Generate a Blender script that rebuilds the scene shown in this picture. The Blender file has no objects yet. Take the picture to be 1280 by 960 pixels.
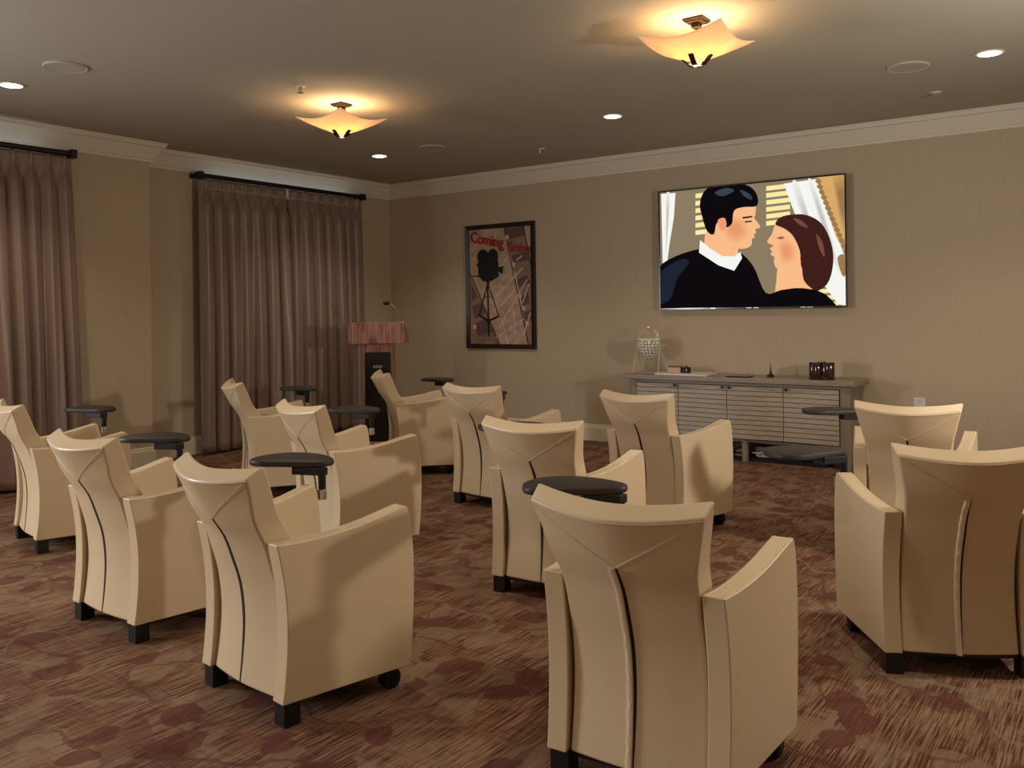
import bpy, bmesh, math, random
from mathutils import Vector, Matrix
random.seed(7)
PI = math.pi
R = math.radians
C = bpy.context.scene.collection
S = bpy.context.scene

# ------------------------------------------------------------------ materials
def mat(name, col, rough=.6, metal=0., spec=.5, emis=None, estr=1., coat=0., bump=None):
    m = bpy.data.materials.new(name); m.use_nodes = True
    b = m.node_tree.nodes['Principled BSDF']
    b.inputs['Base Color'].default_value = (*col, 1)
    b.inputs['Roughness'].default_value = rough
    b.inputs['Metallic'].default_value = metal
    b.inputs['Specular IOR Level'].default_value = spec
    b.inputs['Coat Weight'].default_value = coat
    if emis:
        b.inputs['Emission Color'].default_value = (*emis, 1)
        b.inputs['Emission Strength'].default_value = estr
    if bump:
        scale, strength, dist = bump
        N = m.node_tree.nodes; L = m.node_tree.links
        tc = N.new('ShaderNodeTexCoord'); n = N.new('ShaderNodeTexNoise')
        n.inputs['Scale'].default_value = scale; n.inputs['Detail'].default_value = 4
        bp = N.new('ShaderNodeBump'); bp.inputs['Strength'].default_value = strength
        bp.inputs['Distance'].default_value = dist
        L.new(tc.outputs['Object'], n.inputs['Vector'])
        L.new(n.outputs['Fac'], bp.inputs['Height']); L.new(bp.outputs['Normal'], b.inputs['Normal'])
    return m

class NT:
    """small node-graph helper"""
    def __init__(s, m): s.N = m.node_tree.nodes; s.L = m.node_tree.links; s.b = s.N['Principled BSDF']
    def n(s, t, **kw):
        x = s.N.new(t)
        for k, v in kw.items():
            if k.startswith('_'): setattr(x, k[1:], v)
            else: x.inputs[k.replace('__', ' ')].default_value = v
        return x
    def l(s, a, b): s.L.new(a, b)
    def math(s, op, a, b=None, c=None):
        x = s.N.new('ShaderNodeMath'); x.operation = op
        for i, v in enumerate((a, b, c)):
            if v is None: continue
            if isinstance(v, (int, float)): x.inputs[i].default_value = v
            else: s.l(v, x.inputs[i])
        return x.outputs[0]
    def mix(s, f, a, b):
        x = s.N.new('ShaderNodeMix'); x.data_type = 'RGBA'
        for v, i in ((f, 0), (a, 6), (b, 7)):
            if isinstance(v, (int, float)): x.inputs[i].default_value = v
            elif isinstance(v, tuple): x.inputs[i].default_value = (*v, 1)
            else: s.l(v, x.inputs[i])
        return x.outputs[2]
    def ramp(s, f, stops):
        x = s.N.new('ShaderNodeValToRGB'); e = x.color_ramp.elements
        while len(e) < len(stops): e.new(.5)
        for i, (p, c) in enumerate(stops):
            e[i].position = p; e[i].color = (*c, 1) if isinstance(c, tuple) else (c, c, c, 1)
        s.l(f, x.inputs[0]); return x.outputs[0]
    def coords(s, scale=(1, 1, 1), rot=(0, 0, 0), kind='Object'):
        tc = s.N.new('ShaderNodeTexCoord'); mp = s.N.new('ShaderNodeMapping')
        mp.inputs['Scale'].default_value = scale; mp.inputs['Rotation'].default_value = rot
        s.l(tc.outputs[kind], mp.inputs[0]); return mp.outputs[0]
    def noise(s, vec, scale, detail=2, rough=.5, dist=0):
        x = s.n('ShaderNodeTexNoise', Scale=scale, Detail=detail, Roughness=rough, Distortion=dist)
        s.l(vec, x.inputs['Vector']); return x.outputs['Fac']

LEATHER = mat('cream_leather', (.65, .505, .325), .34, spec=.5, bump=(180, .12, .002))
SEAMM = mat('cream_stitching', (.68, .56, .40), .6)
FLAPM = mat('cream_leather_flap', (.76, .62, .44), .38)
BLACKW = mat('black_wood', (.008, .0075, .0075), .4)
BLACKP = mat('black_plastic', (.008, .008, .009), .5, spec=.3)
DARKGAP = mat('black_lining', (.006, .004, .004), .8)
TABLETM = mat('espresso_laminate', (.034, .026, .023), .5, spec=.3)
CHROME = mat('brushed_steel', (.6, .57, .52), .3, 1)
BRONZE = mat('oil_rubbed_bronze', (.028, .014, .009), .4, .6)
RODM = mat('dark_bronze_rod', (.014, .009, .008), .45, .3)
BRASS = mat('brass_wire', (.80, .68, .44), .3, .7)
WHITE = mat('white_plastic', (.75, .72, .66), .5)
CEILM = mat('ceiling_paint', (.405, .375, .30), .9, bump=(60, .05, .003))
CROWNM = mat('crown_paint', (.72, .66, .54), .55)
BASEM = mat('baseboard_paint', (.74, .66, .50), .5)
SPKM = mat('speaker_grille', (.40, .37, .32), .8); SPKR = mat('speaker_rim', (.56, .51, .42), .6)

def wall_mat():
    m = mat('beige_wallcovering', (.47, .38, .25), .75); t = NT(m)
    v = t.coords((1, 1, 1))
    h = t.noise(t.coords((4, 4, 220)), 3, 3); w = t.noise(t.coords((260, 260, 4)), 1, 2)
    s = t.math('ADD', h, w)
    c = t.ramp(t.math('MULTIPLY', s, .5), [(.35, (.465, .372, .255)), (.65, (.54, .434, .305))])
    t.l(c, t.b.inputs['Base Color'])
    bp = t.n('ShaderNodeBump', Strength=.15, Distance=.002); t.l(s, bp.inputs['Height']); t.l(bp.outputs[0], t.b.inputs['Normal'])
    return m
WALLM = wall_mat()

def carpet_mat():
    m = mat('patterned_carpet', (.2, .1, .07), .95, spec=.1); t = NT(m)
    base = t.coords((1, 1, 1))
    # fine yarn lines that run along the room's length
    ln = t.math('MULTIPLY_ADD', t.noise(t.coords((430, 9, 1)), 1.0, 1, .5), .5, t.math('MULTIPLY', t.noise(t.coords((185, 4.5, 1)), 1.0, 1.2, .5), .5))
    ln2 = t.noise(t.coords((7, 60, 1)), 1.0, 2, .6)
    patch = t.noise(base, 3.1, 3, .55)
    stripe = t.math('ADD', ln, t.math('MULTIPLY', t.math('SUBTRACT', patch, .5), .26))
    stripe = t.math('ADD', stripe, t.math('MULTIPLY', t.math('SUBTRACT', ln2, .5), .13))
    cbase = t.ramp(stripe, [(.38, (.050, .024, .016)), (.46, (.165, .060, .037)), (.51, (.21, .108, .064)), (.56, (.265, .170, .102)), (.66, (.31, .215, .132))])
    grain = t.noise(base, 260, 2, .7)
    # warped coordinates for leaves and stems
    wn = t.n('ShaderNodeTexNoise', Scale=4.2, Detail=3.); t.l(base, wn.inputs['Vector'])
    va = t.n('ShaderNodeVectorMath', _operation='MULTIPLY_ADD'); t.l(wn.outputs['Color'], va.inputs[0])
    va.inputs[1].default_value = (.22, .22, 0); t.l(base, va.inputs[2]); wv = va.outputs[0]
    # burgundy leaves
    def leaves(scale, off, thr, soft):
        mp = t.n('ShaderNodeMapping', Scale=(scale, scale * .8, 0), Location=off, Rotation=(0, 0, .7)); t.l(wv, mp.inputs[0])
        vo = t.n('ShaderNodeTexVoronoi', Scale=1.); vo.voronoi_dimensions = '2D'; t.l(mp.outputs[0], vo.inputs['Vector'])
        sz = t.noise(mp.outputs[0], 1.3, 1)
        d = t.math('ADD', vo.outputs['Distance'], t.math('MULTIPLY', sz, .34))
        return t.ramp(d, [(thr - soft, 1.), (thr + soft, 0.)])
    red = leaves(3.3, (3.1, 1.2, 0), .35, .010)
    tan = leaves(2.9, (7.7, 4.4, 0), .36, .012)
    # curling stems
    def stems(scale, off, w):
        mp = t.n('ShaderNodeMapping', Scale=(scale, scale, 0), Location=off); t.l(wv, mp.inputs[0])
        n = t.noise(mp.outputs[0], 1., 1.2, .4)
        return t.ramp(t.math('ABSOLUTE', t.math('SUBTRACT', n, .5)), [(w, 1.), (w * 1.7, 0.)])
    st1 = stems(2.1, (1, 8, 0), .0085); st2 = stems(1.7, (9, 2, 0), .008)
    c = t.mix(t.math('MULTIPLY', tan, .6), cbase, (.27, .18, .112))
    c = t.mix(t.math('MULTIPLY', st2, .5), c, (.27, .19, .12))
    c = t.mix(t.math('MULTIPLY', red, .74), c, (.125, .038, .030))
    c = t.mix(t.math('MULTIPLY', st1, .5), c, (.10, .032, .024))
    hs = t.n('ShaderNodeHueSaturation'); t.l(c, hs.inputs['Color']); t.l(t.math('ADD', t.math('MULTIPLY', grain, 1.25), .30), hs.inputs['Value'])
    t.l(hs.outputs[0], t.b.inputs['Base Color'])
    bp = t.n('ShaderNodeBump', Strength=.5, Distance=.004); t.l(t.math('ADD', grain, ln), bp.inputs['Height']); t.l(bp.outputs[0], t.b.inputs['Normal'])
    return m
CARPET = carpet_mat()

def wood(name, dark, light, scale=(40, 40, 3), rough=.45, axis=None, wobble=2.):
    m = mat(name, light, rough); t = NT(m)
    f = t.noise(t.coords(scale), 1., 5, .62, wobble)
    t.l(t.ramp(f, [(.33, dark), (.62, light)]), t.b.inputs['Base Color'])
    return m
GREYWOOD_X = wood('weathered_oak_lengthwise', (.20, .155, .11), (.31, .25, .185), (2, 50, 50), .35)
GREYWOOD_Z = wood('weathered_oak_upright', (.18, .14, .10), (.29, .235, .17), (50, 50, 2), .4)
SLATWOOD = wood('pale_oak_slats', (.29, .225, .16), (.40, .315, .225), (2.5, 60, 60), .42)
ROSEWOOD = wood('reddish_walnut_veneer', (.15, .055, .042), (.56, .28, .215), (30, 30, 2.4), .32, wobble=1.2)

def curtain_mat():
    m = mat('mauve_taupe_satin', (.25, .165, .135), .40, spec=.9); t = NT(m)
    t.b.inputs['Sheen Weight'].default_value = .15
    t.b.inputs['Sheen Roughness'].default_value = .4
    f = t.noise(t.coords((500, 500, 60)), 1, 2)
    t.l(t.ramp(f, [(.3, (.185, .116, .092)), (.7, (.285, .185, .148))]), t.b.inputs['Base Color'])
    return m
CURT = curtain_mat()

def shade_mat():
    m = mat('amber_art_glass', (.86, .66, .38), .35); t = NT(m)
    t.N.remove(t.b)
    out = t.N['Material Output']
    d = t.n('ShaderNodeBsdfDiffuse'); d.inputs['Color'].default_value = (.86, .70, .48, 1)
    tr = t.n('ShaderNodeBsdfTranslucent'); 
    f = t.noise(t.coords((6, 6, 6)), 1, 4, .6, 1)
    col = t.ramp(f, [(.3, (.95, .66, .36)), (.7, (1., .80, .52))]); t.l(col, tr.inputs['Color'])
    mx = t.n('ShaderNodeMixShader', Fac=.42); t.l(d.outputs[0], mx.inputs[1]); t.l(tr.outputs[0], mx.inputs[2])
    em = t.n('ShaderNodeEmission', Strength=.16); t.l(col, em.inputs[0])
    ad = t.n('ShaderNodeAddShader'); t.l(mx.outputs[0], ad.inputs[0]); t.l(em.outputs[0], ad.inputs[1])
    t.l(ad.outputs[0], out.inputs[0])
    return m
GLASSM = shade_mat()
def emit(name, col, s):
    m = bpy.data.materials.new(name); m.use_nodes = True; t = m.node_tree; t.nodes.clear()
    e = t.nodes.new('ShaderNodeEmission'); o = t.nodes.new('ShaderNodeOutputMaterial')
    e.inputs[0].default_value = (*col, 1); e.inputs[1].default_value = s; t.links.new(e.outputs[0], o.inputs[0]); return m

# ------------------------------------------------------------------ mesh tools
def link(name, bm, m, parent=None, smooth=False, bevel=None, recalc=True):
    if recalc: bmesh.ops.recalc_face_normals(bm, faces=bm.faces)
    me = bpy.data.meshes.new(name); bm.to_mesh(me); bm.free()
    for x in (m if isinstance(m, (list, tuple)) else [m]): me.materials.append(x)
    if smooth or bevel:
        for p in me.polygons: p.use_smooth = True
        if not bevel: me.set_sharp_from_angle(angle=R(38))
    o = bpy.data.objects.new(name, me); C.objects.link(o)
    if bevel:
        b = o.modifiers.new('bevel', 'BEVEL'); b.width = bevel; b.segments = 3; b.limit_method = 'ANGLE'; b.angle_limit = R(35); b.harden_normals = True
    if parent: o.parent = parent
    return o
def thing(name, label, cat, loc=(0, 0, 0), rz=0, group=None):
    o = bpy.data.objects.new(name, None); C.objects.link(o); o.empty_display_size = .1
    o.location = loc; o.rotation_euler = (0, 0, rz); o['label'] = label; o['category'] = cat
    if group: o['group'] = group
    return o
def tag(o, label, cat, group=None):
    o['label'] = label; o['category'] = cat
    if group: o['group'] = group
    return o
def struct(o): o['kind'] = 'structure'; return o
def bx(bm, x0, x1, y0, y1, z0, z1, mi=0):
    v = [bm.verts.new((x, y, z)) for z in (z0, z1) for y in (y0, y1) for x in (x0, x1)]
    for f in ((0, 1, 3, 2), (4, 6, 7, 5), (0, 4, 5, 1), (2, 3, 7, 6), (0, 2, 6, 4), (1, 5, 7, 3)):
        bm.faces.new([v[i] for i in f]).material_index = mi
    return v
def box(name, x0, x1, y0, y1, z0, z1, m, parent=None, bevel=None):
    bm = bmesh.new(); bx(bm, x0, x1, y0, y1, z0, z1); return link(name, bm, m, parent, bevel=bevel)
def lathe(bm, prof, n=32, c=(0, 0, 0), axis='z', mi=0):
    rings = []
    for r, z in prof:
        ring = []
        for k in range(n):
            a = 2 * PI * k / n
            p = (r * math.cos(a), r * math.sin(a), z)
            if axis == 'x': p = (p[2], p[0], p[1])
            if axis == 'y': p = (p[0], p[2], p[1])
            ring.append(bm.verts.new((p[0] + c[0], p[1] + c[1], p[2] + c[2])))
        rings.append(ring)
    for a, b in zip(rings, rings[1:]):
        for k in range(n): bm.faces.new((a[k], a[(k + 1) % n], b[(k + 1) % n], b[k])).material_index = mi
    bm.faces.new(rings[0][::-1]).material_index = mi; bm.faces.new(rings[-1]).material_index = mi
def tube(bm, pts, r, n=8, closed=False):
    pts = [Vector(p) for p in pts]; rings = []; N = len(pts); up = None
    for i, p in enumerate(pts):
        a = pts[(i - 1) % N] if (closed or i > 0) else p; b = pts[(i + 1) % N] if (closed or i < N - 1) else p
        t = (b - a).normalized()
        if up is None: up = t.orthogonal().normalized()
        up = (up - t * up.dot(t)).normalized(); s = t.cross(up)
        rr = r[i] if isinstance(r, (list, tuple)) else r
        rings.append([bm.verts.new(p + (up * math.cos(2 * PI * k / n) + s * math.sin(2 * PI * k / n)) * rr) for k in range(n)])
    for i in range(N if closed else N - 1):
        a, b = rings[i], rings[(i + 1) % N]
        for k in range(n): bm.faces.new((a[k], a[(k + 1) % n], b[(k + 1) % n], b[k]))
    if not closed: bm.faces.new(rings[0][::-1]); bm.faces.new(rings[-1])
def catmull(pts, n=6, closed=False):
    out = []; N = len(pts)
    for i in range(N if closed else N - 1):
        P = [pts[(i + k) % N] if closed else pts[min(max(i + k, 0), N - 1)] for k in (-1, 0, 1, 2)]
        for s in range(n):
            t = s / n
            out.append(tuple(.5 * (2 * b + (c - a) * t + (2 * a - 5 * b + 4 * c - d) * t * t + (-a + 3 * b - 3 * c + d) * t ** 3) for a, b, c, d in zip(*P)))
    if not closed: out.append(tuple(pts[-1]))
    return out
def interp(tab):
    pts = catmull(tab, 8)
    def f(z):
        if z <= pts[0][0]: return pts[0][1]
        for a, b in zip(pts, pts[1:]):
            if z <= b[0]: return a[1] + (b[1] - a[1]) * (z - a[0]) / max(1e-9, b[0] - a[0])
        return pts[-1][1]
    return f
def prism(bm, pts, z0, z1):
    a = [bm.verts.new((x, y, z0)) for x, y in pts]; b = [bm.verts.new((x, y, z1)) for x, y in pts]; n = len(pts)
    bm.faces.new(a[::-1]); bm.faces.new(b)
    for i in range(n): bm.faces.new((a[i], a[(i + 1) % n], b[(i + 1) % n], b[i]))

def dup(root, loc, rz, label, name=None):
    r = root.copy(); C.objects.link(r); r.location = loc; r.rotation_euler = (0, 0, rz); r['label'] = label
    for ch in list(root.children):
        c = ch.copy(); C.objects.link(c); c.parent = r
        for g in list(ch.children):
            d = g.copy(); C.objects.link(d); d.parent = c
    return r
TVART = [["t",[[-0.001,1.028],[1.019,1.017],[1.015,-0.023],[0.0,-0.034]],0],["w",[[0.009,0.989],[0.096,0.987],[0.084,0.776],[0.056,0.553],[0.035,0.343],[0.014,0.299]],0],["b",[[0.214,0.963],[0.339,0.97],[0.338,0.929],[0.214,0.925]],0],["b",[[0.213,0.901],[0.338,0.908],[0.338,0.868],[0.213,0.863]],0],["b",[[0.213,0.839],[0.338,0.847],[0.337,0.807],[0.213,0.801]],0],["b",[[0.212,0.777],[0.337,0.786],[0.337,0.746],[0.212,0.739]],0],["b",[[0.212,0.715],[0.337,0.725],[0.336,0.685],[0.212,0.677]],0],["b",[[0.211,0.653],[0.336,0.664],[0.336,0.623],[0.211,0.615]],0],["b",[[0.607,0.97],[0.731,0.974],[0.73,0.938],[0.606,0.933]],0],["b",[[0.606,0.914],[0.73,0.919],[0.73,0.883],[0.606,0.877]],0],["b",[[0.606,0.857],[0.73,0.863],[0.729,0.827],[0.606,0.821]],0],["b",[[0.605,0.801],[0.729,0.808],[0.729,0.772],[0.605,0.765]],0],["b",[[0.605,0.745],[0.729,0.753],[0.729,0.717],[0.605,0.708]],0],["b",[[0.604,0.689],[0.728,0.697],[0.728,0.661],[0.604,0.652]],0],["b",[[0.816,0.128],[0.962,0.135],[0.962,0.103],[0.816,0.095]],0],["b",[[0.816,0.076],[0.962,0.084],[0.961,0.052],[0.815,0.043]],0],["b",[[0.815,0.024],[0.961,0.033],[0.961,0.001],[0.815,-0.009]],0],["w",[[0.698,0.977],[0.868,0.989],[0.908,0.791],[0.949,0.584],[0.999,0.365],[1.001,0.002],[0.961,0.011],[0.886,0.183],[0.793,0.572],[0.737,0.799]],0],["w>gr:0.20",[[0.743,0.95],[0.774,0.959],[0.854,0.566],[0.929,0.262],[0.904,0.264],[0.811,0.598]],1],["w>gr:0.40",[[0.757,0.897],[0.784,0.905],[0.852,0.571],[0.915,0.312],[0.894,0.313],[0.815,0.598]],1],["w>gr:0.60",[[0.771,0.843],[0.793,0.85],[0.849,0.576],[0.902,0.362],[0.884,0.363],[0.819,0.598]],1],["w>gr:0.80",[[0.785,0.79],[0.802,0.796],[0.846,0.58],[0.888,0.412],[0.874,0.413],[0.822,0.598]],1],["w>gr:1.00",[[0.799,0.737],[0.812,0.741],[0.844,0.585],[0.874,0.462],[0.863,0.463],[0.826,0.598]],1],["w>gr:0.20",[[0.823,0.973],[0.844,0.969],[0.907,0.683],[0.972,0.287],[0.955,0.288],[0.873,0.687]],1],["w>gr:0.40",[[0.834,0.923],[0.852,0.921],[0.905,0.677],[0.96,0.34],[0.946,0.341],[0.876,0.681]],1],["w>gr:0.60",[[0.845,0.874],[0.86,0.872],[0.904,0.672],[0.949,0.394],[0.937,0.394],[0.88,0.674]],1],["w>gr:0.80",[[0.856,0.825],[0.868,0.823],[0.902,0.666],[0.938,0.447],[0.928,0.448],[0.883,0.668]],1],["w>gr:1.00",[[0.867,0.776],[0.875,0.775],[0.9,0.661],[0.926,0.501],[0.92,0.502],[0.887,0.662]],1],["w>gr:0.25",[[0.041,0.977],[0.062,0.974],[0.049,0.644],[0.031,0.434]],1],["w>gr:0.50",[[0.042,0.935],[0.059,0.933],[0.048,0.665],[0.034,0.495]],1],["w>gr:0.75",[[0.043,0.894],[0.056,0.893],[0.048,0.686],[0.037,0.555]],1],["w>gr:1.00",[[0.044,0.853],[0.053,0.852],[0.047,0.708],[0.039,0.616]],1],["g",[[0.866,1.0],[1.019,1.003],[1.014,0.311],[0.999,0.392],[0.957,0.529],[0.916,0.722],[0.883,0.889]],0],["g>n:0.17",[[0.944,1.015],[1.019,1.003],[1.015,0.551],[0.982,0.607],[0.959,0.798]],1],["g>n:0.33",[[0.949,0.987],[1.015,0.977],[1.012,0.581],[0.983,0.631],[0.962,0.797]],1],["g>n:0.50",[[0.954,0.96],[1.01,0.951],[1.008,0.611],[0.983,0.654],[0.965,0.797]],1],["g>n:0.67",[[0.959,0.932],[1.006,0.925],[1.004,0.642],[0.983,0.678],[0.968,0.797]],1],["g>n:0.83",[[0.964,0.905],[1.001,0.899],[1.0,0.672],[0.983,0.701],[0.971,0.796]],1],["g>n:1.00",[[0.969,0.877],[0.997,0.873],[0.996,0.703],[0.983,0.724],[0.975,0.796]],1],["n",[[0.858,0.974],[0.873,0.991],[0.889,0.964],[0.875,0.945]],1],["n",[[0.865,0.931],[0.881,0.948],[0.896,0.921],[0.882,0.902]],1],["n",[[0.875,0.888],[0.89,0.905],[0.905,0.878],[0.891,0.859]],1],["n",[[0.884,0.845],[0.9,0.862],[0.915,0.836],[0.901,0.816]],1],["n",[[0.894,0.802],[0.909,0.819],[0.925,0.793],[0.911,0.773]],1],["n",[[0.904,0.759],[0.92,0.776],[0.935,0.75],[0.921,0.73]],1],["n",[[0.914,0.716],[0.93,0.733],[0.945,0.707],[0.931,0.687]],1],["n",[[0.925,0.674],[0.94,0.691],[0.955,0.665],[0.941,0.645]],1],["n",[[0.935,0.631],[0.951,0.648],[0.966,0.622],[0.952,0.602]],1],["n",[[0.946,0.588],[0.961,0.606],[0.976,0.58],[0.963,0.56]],1],["n",[[0.957,0.546],[0.972,0.563],[0.987,0.538],[0.973,0.518]],1],["n",[[0.968,0.504],[0.983,0.521],[0.998,0.496],[0.984,0.475]],1],["n",[[0.978,0.461],[0.994,0.479],[1.008,0.454],[0.995,0.433]],1],["n",[[0.989,0.419],[1.005,0.437],[1.019,0.412],[1.006,0.391]],1],["n",[[0.962,0.368],[0.996,0.385],[0.998,0.232],[0.98,0.246]],1],["m",[[0.658,0.663],[0.724,0.72],[0.809,0.716],[0.887,0.639],[0.932,0.489],[0.941,0.326],[0.909,0.166],[0.825,0.104],[0.752,0.173],[0.743,0.372]],1],["s",[[0.678,0.377],[0.775,0.387],[0.795,0.204],[0.857,0.103],[0.856,0.038],[0.664,0.043],[0.655,0.211]],1],["s",[[0.664,0.671],[0.724,0.69],[0.776,0.585],[0.786,0.435],[0.764,0.338],[0.71,0.3],[0.656,0.311],[0.643,0.359],[0.647,0.396],[0.626,0.418],[0.635,0.444],[0.622,0.468],[0.642,0.489],[0.609,0.52],[0.634,0.582],[0.645,0.631]],1],["s>r:0.17",[[0.668,0.512],[0.723,0.54],[0.759,0.454],[0.743,0.356],[0.689,0.343],[0.667,0.419]],1],["s>r:0.33",[[0.673,0.502],[0.721,0.527],[0.753,0.452],[0.738,0.366],[0.691,0.355],[0.673,0.422]],1],["s>r:0.50",[[0.678,0.493],[0.719,0.514],[0.747,0.45],[0.734,0.376],[0.693,0.366],[0.678,0.424]],1],["s>r:0.67",[[0.683,0.484],[0.717,0.502],[0.74,0.448],[0.73,0.386],[0.696,0.378],[0.683,0.426]],1],["s>r:0.83",[[0.688,0.474],[0.715,0.489],[0.734,0.446],[0.725,0.396],[0.698,0.39],[0.688,0.428]],1],["s>r:1.00",[[0.693,0.465],[0.714,0.476],[0.728,0.444],[0.721,0.407],[0.701,0.402],[0.693,0.431]],1],["m",[[0.653,0.661],[0.692,0.718],[0.778,0.717],[0.851,0.643],[0.859,0.43],[0.827,0.268],[0.785,0.303],[0.777,0.436],[0.744,0.555],[0.702,0.617]],1],["n2",[[0.745,0.696],[0.788,0.674],[0.819,0.613],[0.777,0.642]],1],["n2",[[0.86,0.56],[0.891,0.492],[0.9,0.378],[0.875,0.445]],1],["e",[[0.655,0.55],[0.688,0.56],[0.703,0.545],[0.679,0.534]],0],["k",[[-0.08,-0.037],[-0.077,0.234],[-0.015,0.357],[0.093,0.444],[0.232,0.495],[0.366,0.5],[0.464,0.447],[0.537,0.323],[0.598,0.114],[0.681,0.133],[0.781,0.144],[0.888,0.104],[0.954,0.004],[0.963,-0.052]],1],["v",[[-0.053,0.201],[0.009,0.324],[0.116,0.411],[0.174,0.392],[0.103,0.256],[0.054,0.071],[-0.054,0.042]],1],["s",[[0.279,0.644],[0.411,0.631],[0.453,0.448],[0.387,0.362],[0.277,0.431]],1],["w",[[0.239,0.571],[0.3,0.49],[0.366,0.424],[0.431,0.419],[0.464,0.454],[0.474,0.401],[0.43,0.3],[0.343,0.35],[0.232,0.465]],0],["s",[[0.291,0.825],[0.435,0.883],[0.542,0.839],[0.549,0.75],[0.543,0.721],[0.574,0.647],[0.548,0.629],[0.552,0.602],[0.54,0.589],[0.544,0.565],[0.529,0.551],[0.524,0.501],[0.475,0.476],[0.388,0.505],[0.323,0.579]],1],["s>r:0.17",[[0.368,0.726],[0.456,0.746],[0.508,0.666],[0.508,0.577],[0.443,0.523],[0.378,0.589]],1],["s>r:0.33",[[0.378,0.714],[0.454,0.732],[0.5,0.662],[0.5,0.584],[0.443,0.537],[0.387,0.595]],1],["s>r:0.50",[[0.387,0.703],[0.453,0.719],[0.492,0.659],[0.492,0.592],[0.443,0.552],[0.395,0.601]],1],["s>r:0.67",[[0.397,0.692],[0.451,0.705],[0.484,0.655],[0.484,0.599],[0.443,0.566],[0.403,0.607]],1],["s>r:0.83",[[0.406,0.681],[0.45,0.692],[0.476,0.652],[0.476,0.607],[0.443,0.58],[0.411,0.613]],1],["s>r:1.00",[[0.416,0.67],[0.448,0.678],[0.468,0.648],[0.468,0.615],[0.444,0.595],[0.419,0.619]],1],["k",[[0.252,0.769],[0.241,0.877],[0.27,0.981],[0.349,1.038],[0.447,1.03],[0.532,0.966],[0.563,0.881],[0.554,0.816],[0.488,0.816],[0.434,0.793],[0.421,0.69],[0.39,0.663],[0.368,0.711],[0.335,0.699],[0.318,0.61],[0.279,0.644]],1],["h",[[0.326,0.958],[0.393,0.986],[0.436,0.957],[0.37,0.921]],1],["h",[[0.468,0.96],[0.521,0.916],[0.531,0.87],[0.489,0.905]],1],["s2",[[0.344,0.728],[0.38,0.739],[0.39,0.678],[0.368,0.635],[0.348,0.667]],1],["k",[[0.477,0.736],[0.53,0.74],[0.535,0.728],[0.482,0.722]],0],["k",[[0.49,0.7],[0.528,0.702],[0.53,0.691],[0.494,0.688]],0]]
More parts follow.
